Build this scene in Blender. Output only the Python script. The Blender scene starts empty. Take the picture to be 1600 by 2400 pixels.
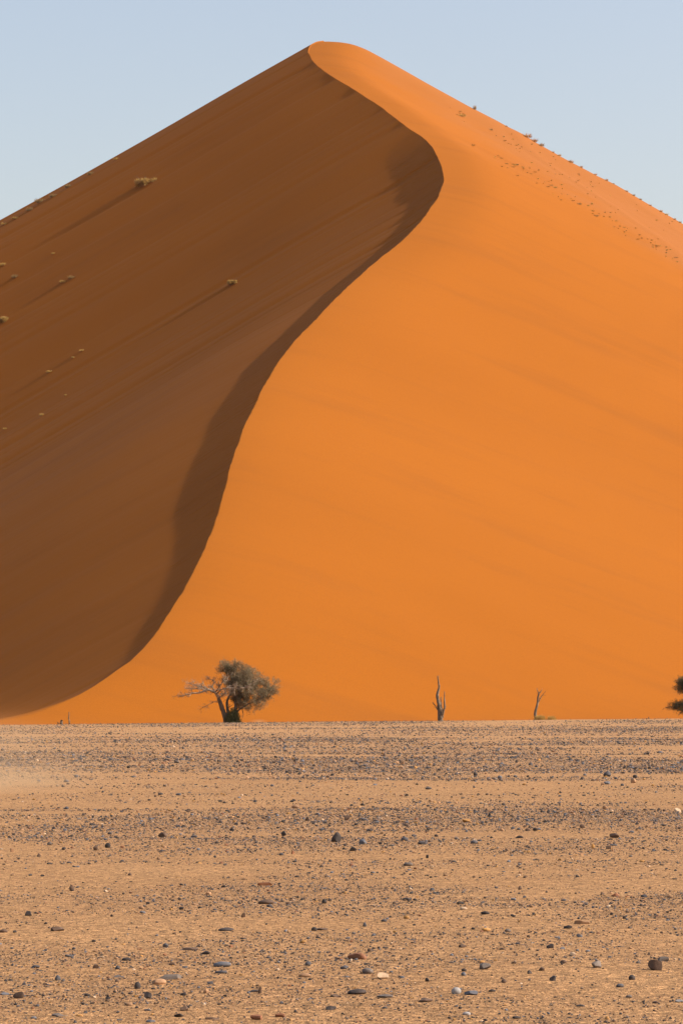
import bpy, math, random
import numpy as np
from mathutils import Vector
from mathutils.bvhtree import BVHTree

# ------------------------------------------------------------------ camera, sky, sun, exposure
scene = bpy.context.scene
COL = scene.collection
FPX = 6667.0                                   # focal length in photo pixels (1600 wide)
CAM_H = 1.6
PITCH = math.atan(440.0 / FPX)
cam_data = bpy.data.cameras.new("camera")
cam = bpy.data.objects.new("camera", cam_data)
COL.objects.link(cam)
cam_data.sensor_fit = 'HORIZONTAL'
cam_data.sensor_width = 24.0
cam_data.lens = 24.0 * FPX / 1600.0
cam_data.clip_start = 0.5
cam_data.clip_end = 20000.0
cam.location = (0, 0, CAM_H)
cam.rotation_euler = (math.pi / 2 + PITCH, 0, 0)
scene.camera = cam

SUN_EL = math.radians(33.5)
SUN_A = math.radians(5.0)                     # sun to the right, a little behind the camera
sun_vec = Vector((math.cos(SUN_EL) * math.cos(SUN_A), -math.cos(SUN_EL) * math.sin(SUN_A), math.sin(SUN_EL)))

world = bpy.data.worlds.new("World")
scene.world = world
world.use_nodes = True
wn = world.node_tree.nodes
sky = wn.new('ShaderNodeTexSky')
sky.sky_type = 'NISHITA'
sky.sun_disc = False
sky.sun_elevation = SUN_EL
sky.sun_rotation = math.pi / 2 + SUN_A
sky.altitude = 800
sky.air_density = 1.5
sky.dust_density = 6.0
sky.ozone_density = 1.0
tint = wn.new('ShaderNodeMix')                  # white balance of the whole sky
tint.data_type = 'RGBA'
tint.blend_type = 'MULTIPLY'
tint.inputs[0].default_value = 1.0
tint.inputs[7].default_value = (1.04, 0.915, 0.905, 1)
world.node_tree.links.new(sky.outputs[0], tint.inputs[6])
world.node_tree.links.new(tint.outputs[2], wn['Background'].inputs[0])
wn['Background'].inputs[1].default_value = 0.15

sun_data = bpy.data.lights.new("sun", 'SUN')
sun_data.energy = 4.9
sun_data.angle = math.radians(0.53)
sun_data.color = (1.0, 0.93, 0.82)
sun = bpy.data.objects.new("sun", sun_data)
COL.objects.link(sun)
sun.rotation_euler = (-sun_vec).to_track_quat('-Z', 'Y').to_euler()
sun.location = (200, -40, 200)

scene.view_settings.view_transform = 'Standard'
scene.view_settings.look = 'None'
scene.view_settings.exposure = 0.55
scene.view_settings.gamma = 1.0
scene.view_settings.use_curve_mapping = False

rng = np.random.default_rng(7)
rnd = random.Random(11)

# ------------------------------------------------------------------ helpers
CP, SP = math.cos(PITCH), math.sin(PITCH)

def ray(px, py):
    u = (px - 800.0) / FPX
    v = (1200.0 - py) / FPX
    return u, CP - v * SP, SP + v * CP

def at(px, py, Y):
    dx, dy, dz = ray(px, py)
    return np.array([dx / dy * Y, Y, CAM_H + dz / dy * Y])

def project(P):
    P = np.asarray(P, float)
    x, y, z = P[..., 0], P[..., 1], P[..., 2] - CAM_H
    f = y * CP + z * SP
    u = -y * SP + z * CP
    return 800 + FPX * x / f, 1200 - FPX * u / f

def smooth(e0, e1, x):
    t = np.clip((x - e0) / (e1 - e0), 0, 1)
    return t * t * (3 - 2 * t)

def value_noise(x, y, seed=0):
    xi = np.floor(x).astype(np.int64); yi = np.floor(y).astype(np.int64)
    fx = x - xi; fy = y - yi
    fx = fx * fx * (3 - 2 * fx); fy = fy * fy * (3 - 2 * fy)
    def h(a, b):
        n = (a * 374761393 + b * 668265263 + seed * 974634777) & 0x7fffffff
        n = ((n ^ (n >> 13)) * 1274126177) & 0x7fffffff
        return ((n ^ (n >> 16)) & 0xffff) / 65535.0
    return (h(xi, yi) * (1 - fx) + h(xi + 1, yi) * fx) * (1 - fy) + (h(xi, yi + 1) * (1 - fx) + h(xi + 1, yi + 1) * fx) * fy

def fbm(x, y, seed=0, oct=4):
    s = 0; a = 0.5
    for i in range(oct):
        s = s + a * value_noise(x * 2 ** i, y * 2 ** i, seed + i * 17); a *= 0.5
    return s

def grid_mesh(name, P):
    """P: rows x cols x 3 -> quad grid mesh"""
    r, c, _ = P.shape
    me = bpy.data.meshes.new(name)
    me.vertices.add(r * c)
    me.vertices.foreach_set("co", P.reshape(-1).astype(np.float32))
    i = np.arange(r - 1)[:, None] * c + np.arange(c - 1)[None, :]
    q = np.stack([i, i + 1, i + c + 1, i + c], -1).reshape(-1)
    nf = (r - 1) * (c - 1)
    me.loops.add(nf * 4)
    me.loops.foreach_set("vertex_index", q.astype(np.int32))
    me.polygons.add(nf)
    me.polygons.foreach_set("loop_start", (np.arange(nf) * 4).astype(np.int32))
    me.polygons.foreach_set("use_smooth", np.ones(nf, bool))
    me.update(calc_edges=True)
    return me

def tri_mesh(name, V, F, smooth_shade=False):
    V = np.asarray(V, np.float32); F = np.asarray(F, np.int32)
    k = F.shape[1]
    me = bpy.data.meshes.new(name)
    me.vertices.add(len(V)); me.vertices.foreach_set("co", V.reshape(-1))
    me.loops.add(F.size); me.loops.foreach_set("vertex_index", F.reshape(-1))
    me.polygons.add(len(F))
    me.polygons.foreach_set("loop_start", (np.arange(len(F)) * k).astype(np.int32))
    me.polygons.foreach_set("use_smooth", np.full(len(F), smooth_shade))
    me.update(calc_edges=True)
    return me

def link(name, me, mat=None, parent=None, **props):
    o = bpy.data.objects.new(name, me)
    COL.objects.link(o)
    if mat is not None and me is not None and not me.materials:
        me.materials.append(mat)
    if parent is not None:
        o.parent = parent
    for k, v in props.items():
        o[k] = v
    return o

class NT:
    """small node-tree helper"""
    def __init__(self, name):
        self.mat = bpy.data.materials.new(name)
        self.mat.use_nodes = True
        self.t = self.mat.node_tree
        self.n = self.t.nodes
        self.bsdf = self.n['Principled BSDF']
    def new(self, typ, **kw):
        nd = self.n.new(typ)
        for k, v in kw.items():
            setattr(nd, k, v)
        return nd
    def put(self, sock, v):
        if isinstance(v, bpy.types.NodeSocket):
            self.t.links.new(v, sock)
        else:
            sock.default_value = v
    def coords(self, scale=(1, 1, 1), rot=(0, 0, 0)):
        tc = self.new('ShaderNodeTexCoord')
        m = self.new('ShaderNodeMapping')
        self.put(m.inputs['Vector'], tc.outputs['Object'])
        m.inputs['Scale'].default_value = scale
        m.inputs['Rotation'].default_value = rot
        if rot != (0, 0, 0):                      # rotate first, then scale
            m.inputs['Scale'].default_value = (1, 1, 1)
            m2 = self.new('ShaderNodeMapping')
            m2.inputs['Scale'].default_value = scale
            self.put(m2.inputs['Vector'], m.outputs[0])
            return m2.outputs[0]
        return m.outputs[0]
    def noise(self, vec, scale, detail=3, rough=0.55):
        nd = self.new('ShaderNodeTexNoise')
        self.put(nd.inputs['Vector'], vec)
        nd.inputs['Scale'].default_value = scale
        nd.inputs['Detail'].default_value = detail
        nd.inputs['Roughness'].default_value = rough
        return nd.outputs['Fac']
    def ramp(self, fac, stops):
        nd = self.new('ShaderNodeValToRGB')
        self.put(nd.inputs[0], fac)
        els = nd.color_ramp.elements
        while len(els) < len(stops):
            els.new(0.5)
        for e, (p, c) in zip(els, stops):
            e.position = p
            e.color = (*c, 1) if len(c) == 3 else c
        return nd.outputs[0]
    def mix(self, fac, a, b, mode='MIX'):
        nd = self.new('ShaderNodeMix', data_type='RGBA', blend_type=mode)
        self.put(nd.inputs[0], fac); self.put(nd.inputs[6], a); self.put(nd.inputs[7], b)
        return nd.outputs[2]
    def math(self, op, a, b=0.0, clamp=False):
        nd = self.new('ShaderNodeMath', operation=op, use_clamp=clamp)
        self.put(nd.inputs[0], a); self.put(nd.inputs[1], b)
        return nd.outputs[0]
    def bump(self, h, strength, dist, normal=None):
        nd = self.new('ShaderNodeBump')
        nd.inputs['Strength'].default_value = strength
        nd.inputs['Distance'].default_value = dist
        self.put(nd.inputs['Height'], h)
        if normal is not None:
            self.put(nd.inputs['Normal'], normal)
        return nd.outputs[0]
    def done(self, color, rough=0.9, normal=None, spec=0.2):
        self.put(self.bsdf.inputs['Base Color'], color)
        self.put(self.bsdf.inputs['Roughness'], rough)
        self.bsdf.inputs['Specular IOR Level'].default_value = spec
        if normal is not None:
            self.put(self.bsdf.inputs['Normal'], normal)
        return self.mat

# ------------------------------------------------------------------ materials
def mat_dune():
    m = NT("dune_sand")
    at_ = m.new('ShaderNodeAttribute', attribute_name="slip")       # slip-face avalanches
    lee = m.new('ShaderNodeAttribute', attribute_name="lee")
    rot = (0, 0, SUN_A)                                             # p along X, q along Y
    big = m.noise(m.coords((0.012, 0.03, 0.03), rot), 1.0, 4, 0.55)
    streak = m.noise(m.coords((0.02, 0.16, 0.05), rot), 1.0, 4, 0.6)
    fine = m.noise(m.coords((0.10, 1.1, 0.3), rot), 1.0, 3, 0.6)
    grain = m.noise(m.coords((1, 1, 1)), 6.0, 3, 0.7)
    col = m.ramp(big, [(0.3, (0.256, 0.0785, 0.0046)), (0.7, (0.280, 0.0870, 0.0056))])
    col = m.mix(m.math('MULTIPLY', m.math('SUBTRACT', streak, 0.52), 1.6, True), col, (0.185, 0.060, 0.0095, 1))
    col = m.mix(m.math('MULTIPLY', m.math('SUBTRACT', fine, 0.55), 0.35, True), col, (0.190, 0.056, 0.0065, 1))
    col = m.mix(m.math('MULTIPLY', m.math('SUBTRACT', grain, 0.45), 1.0, True), col, (0.165, 0.048, 0.0045, 1))
    pk = m.new('ShaderNodeAttribute', attribute_name="coarse")        # pinker coarse sand of the tufted shoulder
    col = m.mix(m.math('MULTIPLY', pk.outputs['Fac'], 0.75), col, (0.255, 0.092, 0.0215, 1))
    # bumps: grains, wind ripples, avalanche flutes on the slip face
    b = m.bump(grain, 0.22, 0.12)
    rip = m.noise(m.coords((0.5, 0.09, 0.3), (0, 0, 0.6)), 1.0, 3, 0.5)
    b = m.bump(rip, 0.10, 0.25, b)
    fl = m.noise(m.coords((0.13, 1.8, 0.02), rot), 1.0, 3, 0.65)
    nd = m.new('ShaderNodeBump'); nd.inputs['Distance'].default_value = 0.55
    m.put(nd.inputs['Strength'], m.math('MULTIPLY', at_.outputs['Fac'], 1.0)); m.put(nd.inputs['Height'], fl); m.put(nd.inputs['Normal'], b)
    return m.done(col, 0.95, nd.outputs[0], 0.1)

def mat_plain():
    m = NT("gravel_plain_ground")
    g = m.new('ShaderNodeAttribute', attribute_name="gravel")
    c1 = m.coords()
    big = m.noise(c1, 0.35, 4, 0.6)
    streak = m.noise(m.coords((0.25, 1.4, 1)), 1.0, 5, 0.65)
    mid = m.noise(c1, 9.0, 4, 0.7)
    grit = m.noise(c1, 55.0, 3, 0.75)
    peb = m.new('ShaderNodeTexVoronoi'); m.put(peb.inputs['Vector'], m.coords()); peb.inputs['Scale'].default_value = 26.0
    col = m.ramp(big, [(0.3, (0.367, 0.197, 0.084)), (0.7, (0.418, 0.231, 0.101))])
    col = m.mix(m.math('MULTIPLY', m.math('SUBTRACT', streak, 0.5), 1.6, True), col, (0.308, 0.174, 0.082, 1))
    col = m.mix(m.math('MULTIPLY', m.math('SUBTRACT', grit, 0.53), 3.5, True), col, (0.184, 0.101, 0.049, 1))
    col = m.mix(m.math('MULTIPLY', m.math('SUBTRACT', 0.43, grit), 4.0, True), col, (0.530, 0.333, 0.157, 1))
    dark = m.ramp(peb.outputs['Color'], [(0.0, (0.050, 0.043, 0.043)), (0.45, (0.148, 0.101, 0.064)), (0.75, (0.411, 0.250, 0.121)), (1.0, (0.220, 0.137, 0.072))])
    spot = m.math('MULTIPLY', m.math('LESS_THAN', peb.outputs['Distance'], 0.42), m.math('MULTIPLY', g.outputs['Fac'], 0.75))
    spot = m.math('MULTIPLY', spot, m.math('GREATER_THAN', mid, 0.44))
    col = m.mix(spot, col, dark)
    col = m.mix(m.math('MULTIPLY', g.outputs['Fac'], 0.45), col, (0.198, 0.134, 0.087, 1))
    for sc_, am in ((110.0, 0.8), (48.0, 0.7), (17.0, 0.45)):          # sand grains and grit of several sizes
        v = m.new('ShaderNodeTexVoronoi'); m.put(v.inputs['Vector'], m.coords()); v.inputs['Scale'].default_value = sc_
        bw = m.new('ShaderNodeSeparateColor'); m.put(bw.inputs[0], v.outputs['Color'])
        k_ = m.math('ADD', m.math('MULTIPLY', m.math('SUBTRACT', bw.outputs[0], 0.5), am), 1.0)
        cc_ = m.new('ShaderNodeCombineColor')
        for i_ in range(3): m.put(cc_.inputs[i_], k_)
        col = m.mix(1.0, col, cc_.outputs[0], 'MULTIPLY')
    h = m.math('ADD', m.math('MULTIPLY', mid, 0.6), m.math('MULTIPLY', grit, 0.4))
    b = m.bump(h, 1.0, 0.09)
    return m.done(col, 0.95, b, 0.15)

def mat_stone(name, instancer=False):
    m = NT(name)
    if instancer:
        a = m.new('ShaderNodeAttribute', attribute_name="col", attribute_type='INSTANCER')
        base = a.outputs['Color']
    else:
        base = m.new('ShaderNodeObjectInfo').outputs['Color']
    c = m.coords()
    n1 = m.noise(c, 26.0, 5, 0.65)
    n2 = m.noise(c, 160.0, 2, 0.6)
    col = m.mix(m.math('MULTIPLY', m.math('SUBTRACT', n1, 0.45), 1.4, True), base, (0.10, 0.060, 0.040, 1))
    col = m.mix(m.math('MULTIPLY', m.math('SUBTRACT', n2, 0.55), 1.2, True), col, (0.30, 0.18, 0.10, 1))
    b = m.bump(m.math('ADD', n1, m.math('MULTIPLY', n2, 0.3)), 0.5, 0.006)
    return m.done(col, 0.75, b, 0.3)

def mat_simple(name, c1, c2, scale, rough=0.85, bump=0.3, stretch=(1, 1, 1)):
    m = NT(name)
    n = m.noise(m.coords(stretch), scale, 4, 0.65)
    col = m.ramp(n, [(0.3, c1), (0.7, c2)])
    return m.done(col, rough, m.bump(n, bump, 0.02), 0.2)

def mat_leaf(name, c1, c2, trans=0.25):
    m = NT(name)
    n = m.noise(m.coords(), 1.7, 3, 0.7)
    col = m.ramp(n, [(0.3, c1), (0.7, c2)])
    m.done(col, 0.8, None, 0.15)
    tr = m.new('ShaderNodeBsdfTranslucent'); m.put(tr.inputs['Color'], col)
    mx = m.new('ShaderNodeMixShader'); mx.inputs[0].default_value = trans
    m.t.links.new(m.bsdf.outputs[0], mx.inputs[1]); m.t.links.new(tr.outputs[0], mx.inputs[2])
    m.t.links.new(mx.outputs[0], m.n['Material Output'].inputs['Surface'])
    return m.mat

M_DUNE = mat_dune()
M_PLAIN = mat_plain()
M_STONE = mat_stone("desert_stone")
M_GRAVEL = mat_stone("gravel_stone", True)
M_BARK = mat_simple("acacia_bark", (0.075, 0.045, 0.028), (0.20, 0.14, 0.095), 9.0, 0.9, 0.6, (1, 1, 0.3))
M_DEAD = mat_simple("bleached_dead_wood", (0.10, 0.068, 0.045), (0.42, 0.32, 0.23), 4.0, 0.85, 0.5, (1, 1, 0.3))
M_DEADDK = mat_simple("weathered_dead_wood", (0.035, 0.022, 0.014), (0.22, 0.16, 0.11), 5.0, 0.85, 0.5, (1, 1, 0.5))
M_LEAF = mat_leaf("acacia_leaf", (0.15, 0.115, 0.066), (0.29, 0.23, 0.135))
M_LEAFDK = mat_leaf("dark_acacia_leaf", (0.055, 0.052, 0.026), (0.14, 0.125, 0.065))
M_SHRUB = mat_leaf("green_shrub_leaf", (0.05, 0.06, 0.02), (0.11, 0.11, 0.045))
M_GRASS = mat_leaf("dry_grass", (0.36, 0.21, 0.055), (0.54, 0.36, 0.11), 0.35)
M_GRASSDK = mat_leaf("dusty_grass", (0.20, 0.12, 0.045), (0.42, 0.28, 0.11), 0.3)

# ------------------------------------------------------------------ the dune (kept as one height field)
ca, sa = math.cos(SUN_A), math.sin(SUN_A)
def to_pq(X, Y): return X * ca - Y * sa, X * sa + Y * ca
def to_xy(p, q): return p * ca + q * sa, -p * sa + q * ca

KR = 0.46                                       # how fast the crest climbs with distance
SAND_Z = -0.8                                   # sand level at the dune's foot
FOOT = 250.0
ridge_px = [(-260, 1736), (-120, 1724), (0, 1708), (60, 1690), (125, 1662), (210, 1616), (265, 1578), (318, 1538), (352, 1502), (392, 1446), (432, 1380),
            (468, 1312), (492, 1258), (512, 1200), (529, 1140), (545, 1080), (560, 1035), (580, 985), (604, 935), (622, 900), (640, 868), (670, 826),
            (706, 782), (746, 742), (792, 694), (836, 652), (888, 608), (932, 572), (970, 536), (1006, 492), (1030, 455), (1040, 425), (1037, 395),
            (1022, 358), (998, 327), (962, 303), (930, 280), (900, 256), (866, 233), (832, 211), (790, 186), (762, 168), (745, 155), (736, 144),
            (727, 131), (723, 121)]
R3 = []
for px, py in ridge_px:
    dx, dy, dz = ray(px, py)
    w = dz / dy
    Y = (CAM_H - SAND_Z + KR * FOOT) / (KR - w)
    R3.append(at(px, py, Y))
Yt = R3[-1][1]
for px, py, dY in ((728, 108, 5), (742, 99, 9), (760, 96, 13)):            # the rounded summit behind the brink
    R3.append(at(px, py, Yt + dY))
R3 = np.array(R3)
rp, rq = to_pq(R3[:, 0], R3[:, 1]); rz = R3[:, 2]
assert np.all(np.diff(rq) > 0), np.diff(rq)

def pchip(xk, yk, x):
    h = np.diff(xk); d = np.diff(yk) / h
    m = np.zeros(len(xk))
    w1 = 2 * h[1:] + h[:-1]; w2 = h[1:] + 2 * h[:-1]
    ok = d[:-1] * d[1:] > 0
    with np.errstate(divide='ignore', invalid='ignore'):
        mm = (w1 + w2) / (w1 / d[:-1] + w2 / d[1:])
    m[1:-1] = np.where(ok, mm, 0)
    m[0], m[-1] = d[0], d[-1]
    i = np.clip(np.searchsorted(xk, x) - 1, 0, len(h) - 1)
    t = (x - xk[i]) / h[i]
    H = (1 + 2 * t) * (1 - t) ** 2 * yk[i] + t * (1 - t) ** 2 * h[i] * m[i] + t * t * (3 - 2 * t) * yk[i + 1] + t * t * (t - 1) * h[i] * m[i + 1]
    lo = x < xk[0]; hi = x > xk[-1]
    H = np.where(lo, yk[0] + m[0] * (x - xk[0]), H)
    return np.where(hi, yk[-1], H)

Q0, Q1 = rq[0], 660.0
QA = rq[-1]
qs = np.concatenate([np.arange(Q0, 262, 0.16), np.arange(262, 330, 0.24), np.arange(330, QA + 8, 0.30), np.arange(QA + 8, Q1, 2.0)])
def ridge_at(q):
    p = pchip(rq, rp, q); z = pchip(rq, rz, q)
    over = np.maximum(q - QA, 0)
    p = p - 0.10 * over
    z = z - 0.30 * over - 0.35 * np.where(over > 0, over * over / (over + 10.0), 0)
    return p, z
prow, zrow = ridge_at(qs)
nR = len(qs)
# small scallops of the brink
wob = (value_noise(qs / 3.1, qs * 0, 3) - 0.5) * 0.16 + (value_noise(qs / 0.9, qs * 0, 5) - 0.5) * 0.09
wob *= smooth(250, 262, qs) * (1 - smooth(QA - 12, QA, qs))
prow = prow + wob

# fine lookup of the ridge on a regular q axis, for blurring
qreg = np.arange(Q0 - 160, Q1 + 160, 0.5)
preg, zreg = ridge_at(qreg)
low = qreg < Q0
preg = np.where(low, rp[0], preg)
zreg = np.where(low, SAND_Z - 0.0 + 0.30 * (qreg - Q0), zreg)
def gblur(a, s):
    if s < 0.3: return a
    k = int(3 * s / 0.5) + 1
    x = np.arange(-k, k + 1) * 0.5
    g = np.exp(-0.5 * (x / s) ** 2); g /= g.sum()
    return np.convolve(np.pad(a, k, mode='edge'), g, mode='valid')

# -- right (windward) side
dR = np.concatenate([[0], np.geomspace(0.12, 6, 24), np.arange(6.5, 40, 0.75), np.arange(41, 190, 1.6)])
def right_side(Ecorr):
    Z = np.zeros((nR, len(dR))); P = np.zeros_like(Z)
    sR = 0.36 + 0.13 * smooth(270, 470, qs)
    for j, d in enumerate(dR):
        s = min(0.24 * d, 34.0)
        pb = np.interp(qs, qreg, gblur(preg, s)); zb = np.interp(qs, qreg, gblur(zreg, s))
        p = prow + d
        c = 5.0
        rnd_ = c * (1 - math.exp(-d / c))
        top = smooth(QA - 60, QA, qs)
        Z[:, j] = zb - sR * (p - pb) + sR * rnd_ * (0.55 + 0.45 * top) + Ecorr[j] * smooth(330, 480, qs)
        P[:, j] = p
    return P, Z

# -- left (lee) side
dL = np.concatenate([[0], np.geomspace(0.12, 4, 20), np.arange(4.4, 60, 0.42), np.arange(60.5, 190, 1.4)])
strip_px = np.array([(1015, 250), (905, 365), (892, 385), (905, 425), (925, 455), (905, 482), (945, 487), (925, 535), (870, 600), (820, 640), (742, 700),
                     (690, 752), (612, 826), (545, 892), (528, 925), (478, 1000), (462, 1045), (440, 1090), (424, 1130), (402, 1190), (396, 1225), (403, 1270),
                     (397, 1320), (385, 1360), (360, 1420), (322, 1480), (305, 1510), (285, 1560), (215, 1612)], float)
S_SLIP = 0.656
def strip_width():
    W = np.zeros(nR)
    dd = np.linspace(0, 45, 300)
    for i in range(nR):
        if qs[i] > QA - 12 or qs[i] < 250: continue
        X, Yv = to_xy(prow[i] - dd, np.full_like(dd, qs[i]))
        px, py = project(np.stack([X, Yv, zrow[i] - S_SLIP * dd], -1))
        ex = np.interp(py, strip_px[:, 1], strip_px[:, 0])
        ins = px < ex
        k = np.argmax(ins) if ins.any() else len(dd) - 1
        W[i] = dd[k]
    return W
W = strip_width()
W = np.convolve(np.pad(W, 3, mode='edge'), np.ones(7) / 7, mode='valid')
W += (fbm(qs / 5.0, qs * 0 + 3, 21, 3) - 0.44) * 1.1 * smooth(1, 6, W)
W = np.maximum(W * 0.9, 0) * (1 - smooth(QA - 60, QA - 35, qs))

QT0, QT1 = rq[ridge_px.index((1022, 358))], rq[ridge_px.index((930, 280))]
mounds = []          # (px, py, height, length, width) small sand drifts up-sun of the shrubs, filled below
def left_side(Ecorr):
    d = dL[None, :]; q = qs[:, None]
    Wc = W[:, None]
    s_face = 0.522 + 0.054 * smooth(2, 24, d - Wc) + 0.0 * smooth(35, 75, d - Wc)
    s_face = s_face + 0.02 * smooth(360, 440, q)
    s_face = s_face + (fbm((d * 0.006 + q * 0.004), q * 0.05, 31, 3) - 0.44) * 0.045
    slip = 1 - smooth(-0.2, 0.2, d - Wc)
    upper = smooth(QA - 75, QA - 45, q)                       # near the summit the slip face blends out
    slip = slip * (1 - smooth(QT0, QT1, q))
    s = s_face * (1 - slip) + S_SLIP * slip
    edge = np.exp(-(d / 3.0)) * 0.0
    s = s + edge
    notch = np.maximum(value_noise(q / 1.3 + d * 0.25, q * 0 + 0.5, 91) - 0.55, 0) * np.exp(-(d / 1.3) ** 2) * 1.1
    s = s + notch * smooth(370, 400, q) * (1 - smooth(QA - 12, QA - 4, q))
    wr = 10.0 * (1 - smooth(241, 254, q)) + 0.02              # the low tail of the crest is rounded
    s = s * smooth(-0.25, 1.0, d / wr)
    dz = np.diff(dL)[None, :] * 0.5 * (s[:, 1:] + s[:, :-1])
    drop = np.concatenate([np.zeros((nR, 1)), np.cumsum(dz, 1)], 1)
    Z = zrow[:, None] - drop + Ecorr[None, :] * smooth(380, 490, q)
    P = prow[:, None] - d + 0 * Z
    return P, Z, slip * smooth(1.0, 4.0, Wc), s

def skyline(P, Z, xs):
    X, Y = to_xy(P, qs[:, None] + 0 * P)
    px, py = project(np.stack([X, Y, Z], -1))
    out = np.full(len(xs), 9999.0)
    for i in range(0, nR, 2):
        if qs[i] < 380: continue
        o = np.argsort(px[i])
        out = np.minimum(out, np.interp(xs, px[i][o], py[i][o], left=9999, right=9999))
    return out

skyR = np.array([(760, 95), (800, 98), (830, 104), (860, 116), (900, 138), (1000, 195), (1100, 250), (1180, 291), (1230, 317), (1270, 341), (1340, 379), (1450, 436),
                 (1520, 478), (1600, 524), (1800, 640), (2400, 980)], float)
skyL = np.array([(-900, 1000), (-400, 735), (0, 511), (100, 458), (200, 406), (300, 352), (400, 293), (500, 232), (550, 203), (640, 153), (700, 119), (722, 106)], float)
ER = np.zeros(len(dR)); EL = np.zeros(len(dL))
scale = QA / FPX
pa = np.interp(QA, qs, prow)
for it in range(5):
    P, Z = right_side(ER)
    xd = project(np.stack([*to_xy(pa + dR, np.full_like(dR, QA)), np.full_like(dR, 100.0)], -1))[0]
    xs = np.linspace(765, 2300, 300)
    err = np.interp(xs, skyR[:, 0], skyR[:, 1]) - skyline(P, Z, xs)          # >0: model too high
    ER -= 0.8 * np.interp(xd, xs, gblur(err, 1.0)) * scale * smooth(0, 5, dR)
for it in range(5):
    P, Z, _, _ = left_side(EL)
    xd = project(np.stack([*to_xy(pa - dL, np.full_like(dL, QA)), np.full_like(dL, 100.0)], -1))[0]
    xs = np.linspace(-800, 715, 300)
    err = np.interp(xs, skyL[:, 0], skyL[:, 1]) - skyline(P, Z, xs)
    EL -= 0.8 * np.interp(xd[::-1], xs, gblur(err, 1.0))[::-1] * scale * smooth(0, 5, dL)
    m_ = dL < 125
    EL = np.where(m_, np.polyval(np.polyfit(dL[m_], EL[m_], 3), dL), EL[m_][-1] if it == 0 else EL)
print("skyline residual L", np.abs(err).mean())

PL, ZL, SL, sL = left_side(EL)
PR, ZR = right_side(ER)
P = np.concatenate([PL[:, :0:-1], PR], 1)
Z = np.concatenate([ZL[:, :0:-1], ZR], 1)
slip = np.concatenate([SL[:, :0:-1], np.zeros_like(ZR)], 1)
Q = qs[:, None] + 0 * P
# gentle large-scale unevenness of both faces, fading out at the brink
dist = np.concatenate([-dL[:0:-1], dR])[None, :]
far = smooth(4, 25, np.abs(dist))
Z = Z + far * (fbm(P / 38.0, Q / 24.0, 41, 3) - 0.44) * 1.0 * np.where(dist > 0, 0.8, 0.0)
X, Y = to_xy(P, Q)

# foot: the sand runs out into the flat
k = 1.1
base = np.full_like(Z, SAND_Z - 0.25)
Z = base + k * np.logaddexp(0, (Z - base) / k) - 0.004
print("apex", rz[-1], "at", R3[-1])

def dune_hit_builder(Z):
    r, c = Z.shape
    V = np.stack([X, Y, Z], -1)
    sub_r = slice(0, r, 3); sub_c = slice(0, c, 2)
    V = V[sub_r, sub_c]; r, c = V.shape[:2]
    i = (np.arange(r - 1)[:, None] * c + np.arange(c - 1)[None, :])
    F = np.stack([i, i + 1, i + c + 1, i + c], -1).reshape(-1, 4)
    return BVHTree.FromPolygons(V.reshape(-1, 3).tolist(), F.tolist())
bvh = dune_hit_builder(Z)
def on_dune(px, py):
    d = Vector(ray(px, py)).normalized()
    h = bvh.ray_cast(Vector((0, 0, CAM_H)), d)
    return h[0]

# shrubs of the shaded face and the sand heaped beside them
shade_plants = [  # px, base y, width px, height px, kind, label
    (338, 432, 48, 24, 'shrub', "largest pale shrub on the shaded dune face, with a long thin shadow"),
    (547, 664, 26, 14, 'shrub', "lone small shrub in the middle of the shaded dune face"),
    (168, 652, 16, 9, 'tuft', "upper right tuft of the close pair on the left shaded face"),
    (148, 661, 18, 7, 'tuft', "lower left tuft of the close pair on the left shaded face"),
    (8, 752, 30, 16, 'shrub', "dark shrub cut by the left picture edge on the shaded face"),
    (35, 650, 11, 10, 'tuft', "tiny upright tuft on the shaded face near the left edge"),
    (8, 621, 14, 8, 'tuft', "small straw tuft at the left edge above the tiny upright tuft"),
    (192, 822, 12, 6, 'tuft', "small tuft on the left shaded face, upper of a slanting row"),
    (172, 838, 7, 5, 'tuft', "tiny speck of grass just below the upper tuft of a slanting row"),
    (116, 872, 14, 7, 'tuft', "small tuft on the left shaded face, lower end of a slanting row"),
    (98, 973, 9, 7, 'tuft', "small faint tuft low on the left shaded face"),
    (125, 594, 7, 5, 'tuft', "tiny speck of grass midway between large shrub and left edge"),
    (154, 926, 5, 4, 'tuft', "tiny yellow speck of grass right of the low faint tuft"),
    (12, 1006, 7, 6, 'tuft', "tiny straw tuft by the left edge, lowest on the shaded face"),
    (212, 408, 12, 9, 'tuft', "straw tuft standing on the left skyline, highest of that row"),
    (272, 373, 10, 7, 'tuft', "thin wispy tuft alone on the left skyline"),
    (160, 438, 14, 9, 'tuft', "straw tuft below the left skyline, second from the top of its row"),
    (125, 460, 16, 9, 'tuft', "straw tuft below the left skyline, third from the top of its row"),
    (93, 474, 18, 13, 'tuft', "bushiest tuft in the row below the left skyline"),
    (70, 492, 15, 9, 'tuft', "straw tuft just under the bushiest one of the skyline row"),
    (36, 512, 14, 7, 'tuft', "flat straw tuft near the lower end of the skyline row"),
    (10, 525, 14, 6, 'tuft', "straw tuft at the left edge, lowest of the skyline row"),
]
plant_pos = []
for (px, py, wpx, hpx, kind, lab) in shade_plants:
    h = on_dune(px, py + 1.0)
    if h is None:
        h = on_dune(px, py + 8)
    plant_pos.append(h)
    if h is None: continue
    p0, q0 = to_pq(h.x, h.y)
    wm = wpx / FPX * h.y
    amp = 0.05 * min(wm, 2.6)
    dp = P - (p0 + 0.35 * wm); dq = Q - q0
    tail = np.where(dp > 0, np.exp(-dp / (2.6 * wm)) * 1.0, np.exp(-(dp / (0.5 * wm)) ** 2))
    Z += amp * tail * np.exp(-(dq / (0.33 * wm)) ** 2)

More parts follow.
